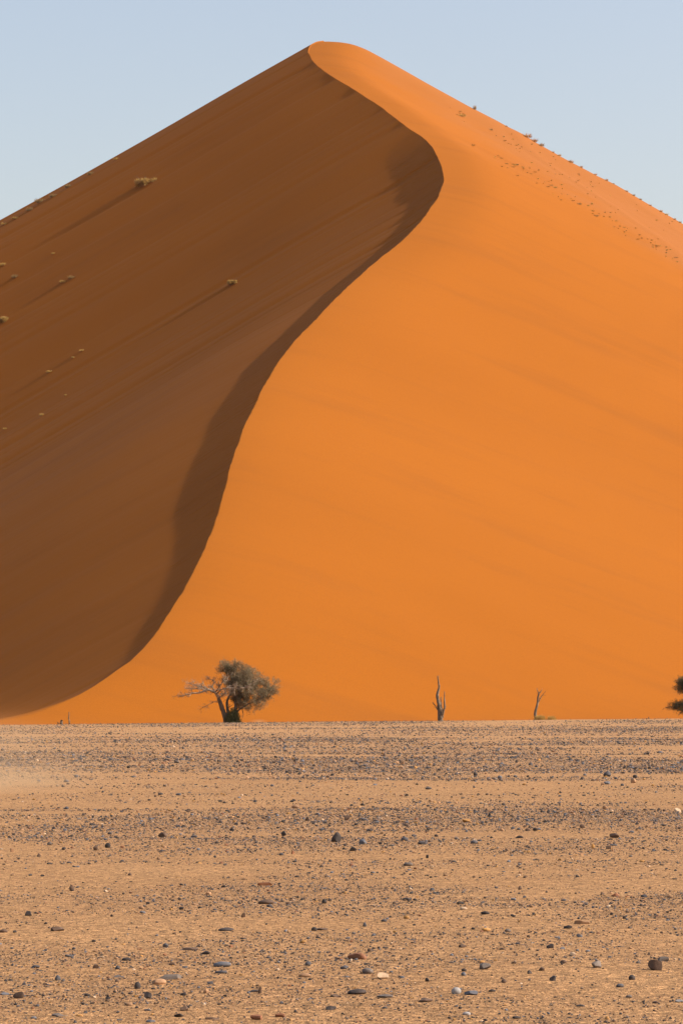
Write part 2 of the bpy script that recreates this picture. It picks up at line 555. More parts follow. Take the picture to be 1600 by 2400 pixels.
dune_me = grid_mesh("dune", np.stack([X, Y, Z], -1))
at1 = dune_me.attributes.new("slip", 'FLOAT', 'POINT'); at1.data.foreach_set("value", slip.reshape(-1).astype(np.float32))
spx, spy = project(np.stack([X, Y, Z], -1))
coarse = smooth(-25, 45, (spx - 1010) * 0.645 + 250 - spy + (fbm(P / 6, Q / 6, 95, 3) - .44) * 60) * (dist > 3) * smooth(3, 14, dist)
at3 = dune_me.attributes.new("coarse", 'FLOAT', 'POINT'); at3.data.foreach_set("value", (coarse + 0 * Z).reshape(-1).astype(np.float32))
at2 = dune_me.attributes.new("lee", 'FLOAT', 'POINT'); at2.data.foreach_set("value", (dist < 0).astype(np.float32).repeat(nR, 0).reshape(-1))
# keep the brink a crisp edge
ci = len(dL) - 1
c_tot = Z.shape[1]
ed = np.zeros(len(dune_me.edges) * 2, np.int32); dune_me.edges.foreach_get("vertices", ed); ed = ed.reshape(-1, 2)
onr = (ed[:, 0] % c_tot == ci) & (ed[:, 1] % c_tot == ci) & (qs[np.minimum(ed[:, 0] // c_tot, nR - 1)] > 251)
sh = dune_me.attributes.new("sharp_edge", 'BOOLEAN', 'EDGE'); sh.data.foreach_set("value", onr)
dune = link("dune", dune_me, M_DUNE, kind="structure")

# sand flat to the horizon
n = 24
gx = np.concatenate([-np.geomspace(9000, 300, n), np.linspace(-250, 250, 21), np.geomspace(300, 9000, n)])
gy = np.concatenate([-np.geomspace(4000, 300, n), np.linspace(-250, 700, 30), np.geomspace(760, 12000, n)])
GX, GY = np.meshgrid(gx, gy)
GZ = np.full_like(GX, SAND_Z - 0.30)
link("sand_flat", grid_mesh("sand_flat", np.stack([GX, GY, GZ], -1)), M_DUNE, kind="structure")

# ------------------------------------------------------------------ the gravel plain
CREST = 226.0
def z_plain(X, Y):
    X = np.asarray(X, float); Y = np.asarray(Y, float)
    tilt = 0.0090 * np.clip(X, -70, 70) - 0.15
    z = tilt * smooth(60, CREST, Y)
    z = z + (fbm(X / 9.0, Y / 5.0, 51, 3) - 0.44) * 0.10 * smooth(8, 40, Y) * (1 - 0.6 * smooth(90, 200, Y))
    z = z + (fbm(X / 1.3, Y / 0.9, 57, 3) - 0.44) * 0.022
    over = np.maximum(Y - CREST, 0)
    return z - 0.012 * over ** 2

def gravel_density(X, Y):
    X = np.asarray(X, float); Y = np.asarray(Y, float)
    Yw = Y * (1 + (fbm(X / 14.0 + 5, Y / 30.0, 61, 2) - 0.37) * 0.12)
    kn = np.array([(10, .40), (14, .50), (18, .62), (22.3, .75), (24.2, .85), (25.6, .42), (28.5, .38), (30.5, .55), (34, .72), (38.5, .9), (41, .85), (42.6, .28), (46, .15), (50.5, .22),
                   (53, .75), (62, .95), (74, 1.0), (88, .9), (91, .35), (96, .42), (103, .95), (116, 1.0), (128, .9), (131, .35), (140, .4), (150, .9), (170, .7), (195, .85), (226, .9)])
    b = np.interp(Yw, kn[:, 0], kn[:, 1])
    lY = np.log(np.maximum(Y, 1.0))
    patch = 0.55 * fbm(X / (0.05 * Y + 0.6), lY / 0.11, 71, 3) + 0.45 * fbm(X / (0.16 * Y + 1.0), lY / 0.035 + X * 0.02, 73, 3)
    side = smooth(-0.35, 0.25, X / np.maximum(Y, 1) / 0.12 + (fbm(X / 8, Y / 8, 77, 2) - .37))      # more stones to the right
    mod = np.clip(0.60 + 4.6 * (patch - 0.44), 0.06, 1.7)
    return b * mod * (0.62 + 0.38 * np.where(Y > 50, side, 1))

yy = [-40.0]
while yy[-1] < 242:
    yy.append(yy[-1] + max(0.10, 0.0075 * abs(yy[-1])))
yy = np.array(yy)
uu = np.linspace(-1, 1, 220)
uu = np.sign(uu) * np.abs(uu) ** 1.7
GX = uu[None, :] * (22 + 0.42 * np.abs(yy))[:, None]
GY = yy[:, None] + 0 * GX
plain_me = grid_mesh("gravel_plain", np.stack([GX, GY, z_plain(GX, GY)], -1))
ga = plain_me.attributes.new("gravel", 'FLOAT', 'POINT')
ga.data.foreach_set("value", np.clip(gravel_density(GX, GY) * (0.25 + 0.75 * smooth(30, 90, GY)), 0, 1).reshape(-1).astype(np.float32))
link("gravel_plain", plain_me, M_PLAIN, kind="structure")

def on_plain(px, py):
    dx, dy, dz = ray(px, py)
    lo, hi = 8.0, 240.0
    Ys = np.linspace(lo, hi, 4000)
    Xs = dx / dy * Ys; Zs = CAM_H + dz / dy * Ys
    below = Zs < z_plain(Xs, Ys)
    k = int(np.argmax(below)) if below.any() else len(Ys) - 1
    return np.array([Xs[k], Ys[k], float(z_plain(Xs[k], Ys[k]))])

# ------------------------------------------------------------------ stones
def ico(sub):
    t = (1 + 5 ** .5) / 2
    V = [(-1, t, 0), (1, t, 0), (-1, -t, 0), (1, -t, 0), (0, -1, t), (0, 1, t), (0, -1, -t), (0, 1, -t), (t, 0, -1), (t, 0, 1), (-t, 0, -1), (-t, 0, 1)]
    F = [(0, 11, 5), (0, 5, 1), (0, 1, 7), (0, 7, 10), (0, 10, 11), (1, 5, 9), (5, 11, 4), (11, 10, 2), (10, 7, 6), (7, 1, 8), (3, 9, 4), (3, 4, 2), (3, 2, 6), (3, 6, 8), (3, 8, 9), (4, 9, 5), (2, 4, 11), (6, 2, 10), (8, 6, 7), (9, 8, 1)]
    V = [np.array(v) / np.linalg.norm(v) for v in V]
    for _ in range(sub):
        cache = {}; F2 = []
        def mid(a, b):
            key = (min(a, b), max(a, b))
            if key not in cache:
                m_ = V[a] + V[b]; V.append(m_ / np.linalg.norm(m_)); cache[key] = len(V) - 1
            return cache[key]
        for a, b, c in F:
            ab, bc, cc = mid(a, b), mid(b, c), mid(c, a)
            F2 += [(a, ab, cc), (b, bc, ab), (c, cc, bc), (ab, bc, cc)]
        F = F2
    return np.array(V), np.array(F)
ICO = {s: ico(s) for s in (0, 1, 2, 3)}

def stone_shape(sub, shape, r):
    """unit stone (half extents ~1) of a given character"""
    V, F = ICO[sub]
    V = V.copy()
    if shape == 'block':
        V = np.sign(V) * np.abs(V) ** 0.55
        cuts, lo, hi = 12, .66, .92
    elif shape == 'round':
        cuts, lo, hi = 4, .86, 1.0
    elif shape == 'flat':
        cuts, lo, hi = 10, .60, .88
    elif shape == 'wedge':
        V[:, 0:2] *= (1 - 0.36 * (V[:, 2:3] + 0.2))
        cuts, lo, hi = 9, .62, .9
    else:
        cuts, lo, hi = 15, .52, .82
    for _ in range(cuts):
        nrm = r.normal(size=3); nrm /= np.linalg.norm(nrm)
        dcut = r.uniform(lo, hi)
        s = V @ nrm
        V = V - np.maximum(s - dcut, 0)[:, None] * nrm * 0.98
    if sub >= 2:
        nz = (fbm(V[:, 0] * 2.2 + 9, V[:, 1] * 2.2 + V[:, 2] * 1.7 + 9, int(r.integers(1e6)), 3) - 0.44)
        V = V * (1 + 0.12 * nz)[:, None]
    V -= 0.5 * (V.max(0) + V.min(0))
    V /= 0.5 * (V.max(0) - V.min(0))
    return V, F

PAL = {'black': (.022, .018, .016), 'dark': (.040, .032, .029), 'slate': (.068, .068, .074), 'blue': (.125, .130, .145), 'grey': (.13, .105, .088), 'pale': (.30, .28, .26),
       'brown': (.115, .068, .042), 'redbrown': (.24, .095, .042), 'tan': (.34, .19, .095), 'cream': (.50, .35, .22), 'ochre': (.42, .21, .055)}
CNAME = {'black': 'black', 'dark': 'dark grey', 'slate': 'slate grey', 'blue': 'blue grey', 'grey': 'grey', 'pale': 'pale grey', 'brown': 'brown', 'redbrown': 'reddish brown',
         'tan': 'tan', 'cream': 'cream', 'ochre': 'ochre yellow'}
SNAME = {'block': 'blocky stone', 'round': 'rounded stone', 'flat': 'flat stone', 'wedge': 'peaked stone', 'rough': 'jagged stone', 'slab': 'long slab of stone'}

# centre x, base y, width, height (photo pixels), colour, shape
H = """788 1975 23 24 dark wedge|252 1988 14 12 black round|224 1994 11 11 brown block|381 1963 21 12 brown rough|430 1940 12 6 dark flat|543 1949 11 7 black rough
665 1960 13 12 black wedge|662 1929 7 7 black block|692 1895 18 8 tan round|720 1925 12 9 brown block|776 1883 9 5 dark round|28 1998 9 10 tan block|91 2009 9 9 brown wedge
116 2027 14 5 dark flat|480 1920 14 4 slate flat|455 1964 16 6 slate flat|247 1970 9 5 blue round|149 1993 10 7 dark rough|659 2006 12 6 slate round|418 1865 14 6 blue flat
155 1834 14 6 blue flat|134 1844 8 5 cream round|432 1774 7 7 brown wedge|301 1801 8 6 black round|672 1812 8 5 black round|779 1819 9 6 black round|414 1789 13 6 grey flat
286 1989 10 6 redbrown round|372 2016 9 7 tan block|686 2003 8 9 redbrown wedge|286 2021 9 5 slate round
1423 1821 18 14 slate wedge|1422 1839 17 8 blue flat|1488 1824 11 8 dark round|1458 1843 9 6 slate round|1484 1836 12 10 tan block|1171 1826 11 8 blue round|1114 1819 10 9 black rough
942 1793 11 8 tan block|900 1774 7 10 brown wedge|836 1793 10 6 slate round|973 1802 8 5 black round|1004 1851 16 6 grey round|1522 1803 9 6 dark round|849 1889 9 6 black round
1417 1897 11 8 tan round|1588 1905 18 11 cream block|1527 1900 10 4 black flat|1463 1906 9 6 brown round|1285 1906 8 8 black rough|1269 1905 7 6 black block|1147 1915 8 9 black wedge
814 1923 14 11 brown rough|850 1924 20 7 slate flat|1093 1929 20 9 ochre rough|865 1950 16 7 dark flat|948 1972 17 10 slate round|970 1961 12 5 slate flat|850 1980 19 13 blue rough
827 1996 17 11 black rough|1111 1979 18 9 slate round|990 1980 23 8 slate flat|1218 1966 18 7 dark flat|1440 1965 24 12 brown block|1426 1991 12 9 brown block|1389 1990 8 12 ochre wedge
1365 1942 14 9 brown rough|1480 1953 12 6 blue round|1438 1983 18 4 slate flat|956 2031 22 9 grey round|1001 2013 7 9 black block|1504 2021 14 5 ochre flat|1254 1949 12 8 dark rough
1236 1949 12 7 brown round|1022 1962 9 6 dark round
304 2053 10 7 brown wedge|168 2090 12 12 brown block|622 2077 38 9 redbrown slab|623 2121 38 11 brown round|759 2120 12 12 black wedge|676 2123 13 9 brown round|632 2128 14 7 slate round
331 2132 13 8 tan round|334 2142 14 6 blue flat|66 2148 16 12 dark rough|8 2187 19 9 brown round|134 2185 32 12 brown block|529 2184 36 9 dark flat|736 2184 14 10 dark round
754 2183 28 7 brown flat|570 2152 10 12 brown block|444 2230 40 7 brown flat|482 2239 22 9 dark rough|162 2244 22 6 slate flat|296 2253 22 8 black flat|520 2268 42 14 blue round
518 2284 29 8 slate round|398 2298 57 13 grey slab|372 2309 34 15 tan round|322 2319 15 18 dark round|347 2343 19 17 grey block|43 2342 27 17 brown block|278 2293 27 6 grey flat
597 2327 22 7 dark flat|609 2331 9 16 brown block|722 2266 15 11 slate round|714 2293 29 10 tan round|656 2386 23 11 redbrown block|775 2369 25 11 dark rough|497 2393 33 7 brown slab
600 2394 27 13 redbrown block|135 2385 29 8 grey flat|135 2299 14 13 slate wedge|431 2373 19 13 brown block|388 2222 14 11 slate wedge|418 2387 23 10 black rough|82 2271 22 8 slate flat
783 2340 21 8 brown flat|352 2398 21 8 blue flat|301 2358 19 8 tan round|10 2335 23 7 blue flat
836 2251 47 16 redbrown block|1536 2276 35 26 brown block|1553 2256 26 12 grey block|1397 2272 25 19 grey rough|1481 2299 16 13 dark round|1289 2224 18 12 dark block|1084 2224 20 10 brown rough
1331 2179 20 9 black rough|1364 2168 37 10 tan slab|1137 2144 21 8 black round|854 2174 10 11 slate wedge|952 2155 14 8 ochre round|1139 2185 22 9 ochre round|1190 2186 15 8 grey round
895 2297 29 17 cream rough|861 2286 27 15 grey round|836 2334 45 14 dark round|902 2341 39 9 grey flat|1069 2332 23 17 pale round|1104 2335 33 12 blue flat|996 2352 36 11 brown rough
1086 2288 13 10 blue wedge|1087 2278 12 8 black round|1241 2286 11 10 dark wedge|1269 2277 15 10 brown rough|1453 2316 19 9 slate round|1093 2382 19 9 pale round|1211 2391 21 7 dark flat
1078 2367 9 7 black round|1537 2353 18 6 brown flat|1361 2361 21 6 dark flat|1137 2275 27 17 grey rough|1341 2243 17 10 cream block|1001 2303 11 10 black wedge|1295 2301 15 14 slate rough
1180 2305 13 11 brown wedge|1509 2104 15 7 blue block|1443 2104 17 9 redbrown rough|1078 2120 17 7 black flat|1086 2134 17 7 cream round|953 2112 25 7 dark flat|1012 2089 11 8 slate wedge
1218 2087 9 10 brown wedge|1463 2156 10 7 black round|805 2273 17 8 slate round|1593 2351 21 8 pale flat"""
heroes = []
for ln in H.split("\n"):
    for it in ln.split("|"):
        a = it.split()
        heroes.append([float(a[0]), float(a[1]), float(a[2]), float(a[3]), a[4], a[5]])
n_hand = len(heroes)
# filler stones of the same kind as the photograph's crowd of middling ones
tries = 0
while len(heroes) < 285 and tries < 40000:
    tries += 1
    px = rng.uniform(5, 1595); py = 1770 + 625 * rng.random() ** 0.8
    w = rng.uniform(8.5, 15) * (0.65 + 0.55 * (py - 1770) / 625)
    if py < 1860 and px < 260: continue
    P0 = on_plain(px, py)
    if rng.random() > float(gravel_density(P0[0], P0[1])) * 0.9: continue
    if any(abs(px - h[0]) < 0.6 * (w + h[2]) + 6 and abs(py - h[1]) < 14 for h in heroes): continue
    colr = rng.choice(['black', 'dark', 'slate', 'blue', 'grey', 'brown', 'tan', 'ochre', 'cream'], p=[.10, .15, .24, .14, .08, .12, .10, .04, .03])
    shp = rng.choice(['flat', 'round', 'rough', 'block', 'wedge'], p=[.42, .25, .15, .10, .08])
    heroes.append([px, py, w, w * {'flat': .34, 'round': .5, 'rough': .55, 'block': .6, 'wedge': .75}[str(shp)] * rng.uniform(.8, 1.1), str(colr), str(shp)])

# labels: the most striking stones are described on their own, the rest by the striking stone they lie next to
ANCHOR = {(836, 2251): "brick-shaped reddish orange stone lying in the foreground", (1536, 2276): "largest dark brown boulder near the right edge of the foreground",
          (398, 2298): "long grey slab, longest stone in the left foreground", (372, 2309): "smooth two-tone tan stone touching the long grey slab",
          (520, 2268): "smooth elongated blue grey stone left of centre foreground", (836, 2334): "wide dark grey loaf-shaped stone in the front centre",
          (895, 2297): "bright cream angular stone in the front centre", (1069, 2332): "pale grey oval stone tilted up on edge in the front",
          (622, 2077): "long reddish brown slab at middle distance left of centre", (788, 1975): "dark peaked stone, tallest at middle distance",
          (1423, 1821): "dark slate peaked stone, tallest among the far right stones", (252, 1988): "round black stone at middle distance on the left",
          (134, 2185): "brown blocky stone at the left between sandy patches", (1364, 2168): "long tan slab right of centre, behind the front stones",
          (1440, 1965): "brown and tan split stone at middle distance right", (1588, 1905): "cream blocky stone at the far right edge",
          (347, 2343): "grey cube-like stone in the left foreground", (322, 2319): "dark egg-shaped stone standing upright in the left foreground",
          (43, 2342): "brown split stone in the bottom left corner", (996, 2352): "long jagged brown stone near the bottom centre",
          (692, 1895): "rounded tan stone alone on the smooth sandy track", (1397, 2272): "jagged grey stone left of the largest dark brown boulder",
          (1553, 2256): "grey blocky stone just behind the largest dark brown boulder", (656, 2386): "reddish brown block at the bottom edge left of centre",
          (948, 1972): "rounded slate stone, biggest of the slate ones at middle distance", (623, 2121): "flattish brown rounded stone in front of the long reddish slab",
          (1331, 2179): "jagged black stone beside the long tan slab", (134, 1844): "small cream pebble at the edge of the drifting dust",
          (942, 1793): "small tan block far off near the picture's centre", (1171, 1826): "rounded blue grey stone far off right of centre",
          (301, 1801): "small round black stone far off on the left"}
SHORT = {k: v for k, v in ANCHOR.items()}
used_labels = set(ANCHOR.values())
def ref_name(k):
    s = ANCHOR[k]
    for cut in (",", " lying", " near", " left of", " touching", " in the", " tilted", " at ", " right of", " alone", " just", " beside", " far off", " in front"):
        i = s.find(cut)
        if i > 12: s = s[:i]
    return s
def make_label(h):
    key = (int(h[0]), int(h[1]))
    if key in ANCHOR: return ANCHOR[key]
    def size(v): return 'big' if v > 34 else ('medium' if v > 18 else 'small')
    cands = sorted(ANCHOR, key=lambda k_: ((k_[0] - h[0]) / 1.0) ** 2 + ((k_[1] - h[1]) * 2.2) ** 2)
    for k_ in cands[:6]:
        dx, dy = h[0] - k_[0], h[1] - k_[1]
        side = 'right of' if dx > 0 else 'left of'
        dep = 'in front' if dy > 0 else 'behind'
        rel = side
        if abs(dy) > 45: rel = dep + (' of' if dep == 'in front' else '') if abs(dx) < 60 else f"{dep} and {side}"
        dist_w = 'just ' if math.hypot(dx, dy * 2) < 70 else ('' if math.hypot(dx, dy * 2) < 220 else 'well ')
        lab = f"{size(h[2])} {CNAME[h[4]]} {SNAME[h[5]]} {dist_w}{rel} the {ref_name(k_)}"
        if lab not in used_labels and len(lab.split()) <= 16:
            used_labels.add(lab); return lab
    k_ = cands[0]
    for w_ in ('nearer', 'smaller', 'farther', 'lower', 'narrower', 'wider'):
        lab = f"{w_} {CNAME[h[4]]} {SNAME[h[5]]} {'right' if h[0] > k_[0] else 'left'} of the {ref_name(k_)}"
        if lab not in used_labels and len(lab.split()) <= 16:
            used_labels.add(lab); return lab
    return lab

for h in sorted(heroes, key=lambda t: -t[2] * t[3]):
    px, py, w, hh, colr, shp = h
    B = on_plain(px, py)
    mpp = B[1] / FPX
    hw = 0.5 * w * mpp; hz = 0.5 * hh * mpp
    asp = {'flat': .75, 'round': .72, 'block': .62, 'slab': .30, 'wedge': .75, 'rough': .72}[shp]
    # a low stone seen from 1.6 m also shows its top: keep the drawn height as the picture height
    hy = hw * asp * rng.uniform(.8, 1.15)
    see = 1.6 / B[1]
    hz = max(hz - 0.5 * hy * see, 0.22 * hz)
    V, F = stone_shape(3 if w > 14 else 2, 'block' if shp == 'slab' else shp, rng)
    a = rng.uniform(-.35, .35)
    V = V * np.array([hw, hy, hz * 1.22])
    tl = rng.uniform(-.10, .10) * (0.4 if shp in ('flat', 'slab') else 1)
    Rt = np.array([[math.cos(tl), 0, -math.sin(tl)], [0, 1, 0], [math.sin(tl), 0, math.cos(tl)]])
    Rz = np.array([[math.cos(a), -math.sin(a), 0], [math.sin(a), math.cos(a), 0], [0, 0, 1]])
    V = V @ Rt.T @ Rz.T
    V[:, 2] += hz * 0.80 - 0.002
    me = tri_mesh("stone", V, F, True)
    if shp != 'round': me.set_sharp_from_angle(angle=0.5)
    o = link("stone", me, M_STONE, label=make_label(h), category="stone", group="stones scattered on the gravel plain")
    o.location = (B[0], B[1] + hy * 0.9, float(z_plain(B[0], B[1] + hy * 0.9)))
    c = np.array(PAL[colr]) * rng.uniform(.68, 1.0)
    o.color = (*c, 1)
print("stones", len(heroes), "by hand", n_hand)

# uncountable gravel: points instanced with eight pebble shapes
GRAVEL = bpy.data.collections.new("gravel_shapes")
for i in range(8):
    V, F = stone_shape(1, ['flat', 'rough', 'round', 'flat', 'block', 'rough', 'flat', 'wedge'][i], rng)
    me = tri_mesh("pebble", V * 0.5, F, i in (2, 6))
    me.materials.append(M_GRAVEL)
    GRAVEL.objects.link(bpy.data.objects.new("pebble", me))
pts = []; sizes = []
def N_gt(s): return 0.0092 * s ** -2.4            # stones larger than s metres per square metre
Yb = np.geomspace(11.5, 232, 90)
for y0, y1 in zip(Yb[:-1], Yb[1:]):
    ym = 0.5 * (y0 + y1)
    half = 0.132 * y1 + 2.0
    smin = max(0.007, 0.80 * ym / 2842); smax = min(10.5 * ym / FPX, 0.12)
    if smax < smin * 1.2: smax = smin * 1.2
    n = int((N_gt(smin) - N_gt(smax)) * (y1 - y0) * 2 * half)
    x = rng.uniform(-half, half, n); y = rng.uniform(y0, y1, n)
    keep = rng.random(n) < gravel_density(x, y) * 0.85
    x, y = x[keep], y[keep]
    u = rng.random(len(x))
    s = (smin ** -2.4 - u * (smin ** -2.4 - smax ** -2.4)) ** (-1 / 2.4)
    pts.append(np.stack([x, y], -1)); sizes.append(s)
pts = np.concatenate(pts); sizes = np.concatenate(sizes)
n = len(pts)
print("GRAVELCOUNT", n)
zz = z_plain(pts[:, 0], pts[:, 1])
gm = bpy.data.meshes.new("gravel")
gm.vertices.add(n)
flat = rng.uniform(0.28, 0.75, n)
co = np.stack([pts[:, 0], pts[:, 1], zz + sizes * flat * 0.28], -1)
gm.vertices.foreach_set("co", co.reshape(-1).astype(np.float32))
def attr(name, typ, key, arr):
    a_ = gm.attributes.new(name, typ, 'POINT'); a_.data.foreach_set(key, np.ascontiguousarray(arr).reshape(-1))
attr("rot", 'FLOAT_VECTOR', "vector", np.stack([rng.normal(0, .16, n), rng.normal(0, .16, n), rng.uniform(0, 6.28, n)], -1).astype(np.float32))
attr("scl", 'FLOAT_VECTOR', "vector", np.stack([sizes, sizes * rng.uniform(.55, .95, n), sizes * flat], -1).astype(np.float32))
attr("idx", 'INT', "value", rng.integers(0, 8, n).astype(np.int32))
names = ['black', 'dark', 'slate', 'blue', 'grey', 'brown', 'tan', 'ochre', 'cream', 'redbrown']
pal = np.array([PAL[c] for c in names])
ch = rng.choice(len(names), n, p=[.09, .14, .15, .09, .06, .15, .20, .06, .03, .03])
cc = pal[ch] * rng.uniform(.55, 1.15, (n, 1))
attr("col", 'FLOAT_COLOR', "color", np.concatenate([cc, np.ones((n, 1))], 1).astype(np.float32))
gravel = link("gravel", gm, M_GRAVEL, kind="stuff", label="fine mixed grey, tan and black gravel strewn over the plain", category="gravel")
ng = bpy.data.node_groups.new("gravel_scatter", 'GeometryNodeTree')
ng.interface.new_socket("Geometry", in_out='INPUT', socket_type='NodeSocketGeometry')
ng.interface.new_socket("Geometry", in_out='OUTPUT', socket_type='NodeSocketGeometry')
gi = ng.nodes.new('NodeGroupInput'); go = ng.nodes.new('NodeGroupOutput')
iop = ng.nodes.new('GeometryNodeInstanceOnPoints')
cinf = ng.nodes.new('GeometryNodeCollectionInfo'); cinf.inputs['Collection'].default_value = GRAVEL
cinf.inputs['Separate Children'].default_value = True; cinf.inputs['Reset Children'].default_value = True
def named(nm, typ):
    nd = ng.nodes.new('GeometryNodeInputNamedAttribute'); nd.data_type = typ; nd.inputs['Name'].default_value = nm
    return [s_ for s_ in nd.outputs if s_.enabled][0]
m2p = ng.nodes.new('GeometryNodeMeshToPoints')
ng.links.new(gi.outputs[0], m2p.inputs['Mesh'])
ng.links.new(m2p.outputs[0], iop.inputs['Points'])
ng.links.new(cinf.outputs[0], iop.inputs['Instance'])
iop.inputs['Pick Instance'].default_value = True
ng.links.new(named("idx", 'INT'), iop.inputs['Instance Index'])
e2r = ng.nodes.new('FunctionNodeEulerToRotation')
ng.links.new(named("rot", 'FLOAT_VECTOR'), e2r.inputs[0])
ng.links.new(e2r.outputs[0], iop.inputs['Rotation'])
ng.links.new(named("scl", 'FLOAT_VECTOR'), iop.inputs['Scale'])
ng.links.new(iop.outputs[0], go.inputs[0])
gravel.modifiers.new("scatter", 'NODES').node_group = ng

# ------------------------------------------------------------------ plants
def tube(V, F, pts_, rad, sides=6):
    pts_ = np.asarray(pts_, float); n_ = len(pts_)
    b0 = len(V)
    prev = np.array([0.0, 1.0, 0.0])
    for i in range(n_):
        t = pts_[min(i + 1, n_ - 1)] - pts_[max(i - 1, 0)]
        t = t / (np.linalg.norm(t) + 1e-9)
        a_ = prev - t * (prev @ t); a_ /= np.linalg.norm(a_) + 1e-9
        b_ = np.cross(t, a_)
        prev = a_
        for k_ in range(sides):
            an = 2 * math.pi * k_ / sides
            V.append(pts_[i] + rad[i] * (math.cos(an) * a_ + math.sin(an) * b_))
    for i in range(n_ - 1):
        for k_ in range(sides):
            k2 = (k_ + 1) % sides
            F.append((b0 + i * sides + k_, b0 + i * sides + k2, b0 + (i + 1) * sides + k2, b0 + (i + 1) * sides + k_))

def gnarl(pts_, r, amt, sub=4):
    """resample a polyline with small kinks"""
    pts_ = np.asarray(pts_, float)
    seg = np.r_[0, np.cumsum(np.linalg.norm(np.diff(pts_, axis=0), axis=1))]
    s = np.linspace(0, seg[-1], (len(pts_) - 1) * sub + 1)
    out = np.stack([np.interp(s, seg, pts_[:, i]) for i in range(3)], -1)
    j = r.normal(0, amt, out.shape); j[0] = 0
    return out + j

def twigs(V, F, path, rad, r, n_, length, depth=2, spread=0.9, up=0.2, sides=4):
    """side twigs off a branch path, recursively"""
    n_p = len(path)
    for _ in range(n_):
        i = int(r.integers(max(1, n_p // 5), n_p))
        t = path[i] - path[i - 1]; t /= np.linalg.norm(t) + 1e-9
        d_ = t * 0.6 + r.normal(0, spread, 3) * np.array([1, 1, .8]) + np.array([0, 0, up])
        d_ /= np.linalg.norm(d_)
        L = length * r.uniform(.5, 1.2)
        m_ = 5
        pp = [path[i]]
        for k_ in range(m_):
            d_ = d_ + r.normal(0, .28, 3); d_ /= np.linalg.norm(d_)
            pp.append(pp[-1] + d_ * L / m_)
        r0 = min(rad[i] * .6, 0.05 * length)
        rr = np.linspace(r0, r0 * .3 + .004, len(pp))
        tube(V, F, pp, rr, sides)
        if depth > 1:
            twigs(V, F, np.array(pp), rr, r, max(2, n_ // 4), length * .55, depth - 1, spread, up, 3)

def blades(centers, dirs, L, Wd, r):
    """thin leaf blades: one narrow kite each"""
    n_ = len(centers)
    side = np.cross(dirs, r.normal(size=(n_, 3))); side /= np.linalg.norm(side, axis=1)[:, None] + 1e-9
    L = np.broadcast_to(L, n_)[:, None]; Wd = np.broadcast_to(Wd, n_)[:, None]
    a_ = centers; b_ = centers + dirs * L * .5 + side * Wd; c_ = centers + dirs * L; d_ = centers + dirs * L * .5 - side * Wd
    V = np.stack([a_, b_, c_, d_], 1).reshape(-1, 3)
    F = np.arange(n_ * 4).reshape(-1, 4)
    return V, F

def crop_pt(cx, cy, ox, oy, sc, Y):
    return at(ox + cx / sc, oy + cy / sc, Y)

def clump_foliage(clumps, conv, mpc, Yc, n_, r, L, Wd, updir=0.5):
    """clumps in crop pixels: (cx, cy, rx, ry, weight, dY). returns blades"""
    ws = np.array([c_[2] * c_[3] * c_[4] for c_ in clumps]); ws = ws / ws.sum()
    Cs, Ds = [], []
    for c_, w_ in zip(clumps, ws):
        k_ = int(n_ * w_)
        ctr = conv(c_[0], c_[1], Yc + c_[5])
        rx, rz_ = c_[2] * mpc, c_[3] * mpc
        ncl = max(6, k_ // 45)                                  # sprays
        dirs = r.normal(size=(ncl, 3)); dirs /= np.linalg.norm(dirs, axis=1)[:, None]
        rad = r.random(ncl) ** 0.45
        sc_ = ctr + dirs * rad[:, None] * np.array([rx, rx * .9, rz_])
        out = dirs * 0.7 + np.array([0, 0, updir]) + r.normal(0, .35, (ncl, 3))
        out /= np.linalg.norm(out, axis=1)[:, None]
        idx = r.integers(0, ncl, k_)
        along = r.random(k_) * 0.42 * (0.55 + 0.5 * r.random(k_))
        cpt = sc_[idx] + out[idx] * along[:, None] + r.normal(0, .075, (k_, 3))
        dd = out[idx] * 0.8 + r.normal(0, .55, (k_, 3)); dd /= np.linalg.norm(dd, axis=1)[:, None]
        Cs.append(cpt); Ds.append(dd)
    C_ = np.concatenate(Cs); D_ = np.concatenate(Ds)
    return blades(C_, D_, L * r.uniform(.6, 1.3, len(C_)), Wd, r)

def stems_object(name, root, loc, paths, mat, r, twn=10, twl=0.8, depth=2, up=0.2):
    V, F = [], []
    for path, r0, r1, kink, tw in paths:
        pp = gnarl(path, r, kink)
        rr = np.linspace(r0, r1, len(pp)) * (1 + r.normal(0, .07, len(pp)))
        tube(V, F, pp, rr, 7)
        if tw: twigs(V, F, pp, rr, r, tw, twl, depth, up=up)
    V = np.array(V) - np.array(loc)
    return link(name, tri_mesh(name, V, F, True), mat, root)

# ---- the living acacia
r = np.random.default_rng(101)
TY = 238.0
SC = 1568 / 300.0
cv = lambda x, y, Y=TY: at(400 + x / SC, 1520 + y / SC, Y)
mpc = TY / FPX / SC
def path(*pts_): return [cv(p_[0], p_[1], TY + (p_[2] if len(p_) > 2 else 0)) for p_ in pts_]
base = cv(725, 945); base[2] = SAND_Z - 0.25
root = link("acacia_tree", None, label="spreading grey-green acacia tree with bare dead branches on its left side", category="tree")
root.location = base
stems_object("trunk", root, base, [
    (path((690, 985), (672, 850), (632, 740), (602, 660), (585, 600)), .26, .15, .012, 0),
    (path((722, 985), (708, 800), (686, 705, .4), (690, 640, .5), (740, 540, .8), (800, 430, 1.0)), .17, .05, .015, 10),
    (path((770, 985), (790, 780, -.2), (802, 690, -.3), (772, 620), (850, 520, -.4), (930, 460, -.8)), .18, .06, .015, 8)], M_BARK, r, twl=.7)
stems_object("branch", root, base, [(path((790, 790, -.2), (850, 745, -.4), (950, 680, -.6), (1040, 640, -.6), (1150, 590, -.4), (1240, 520)), .09, .02, .015, 14)], M_BARK, r, twl=.8)
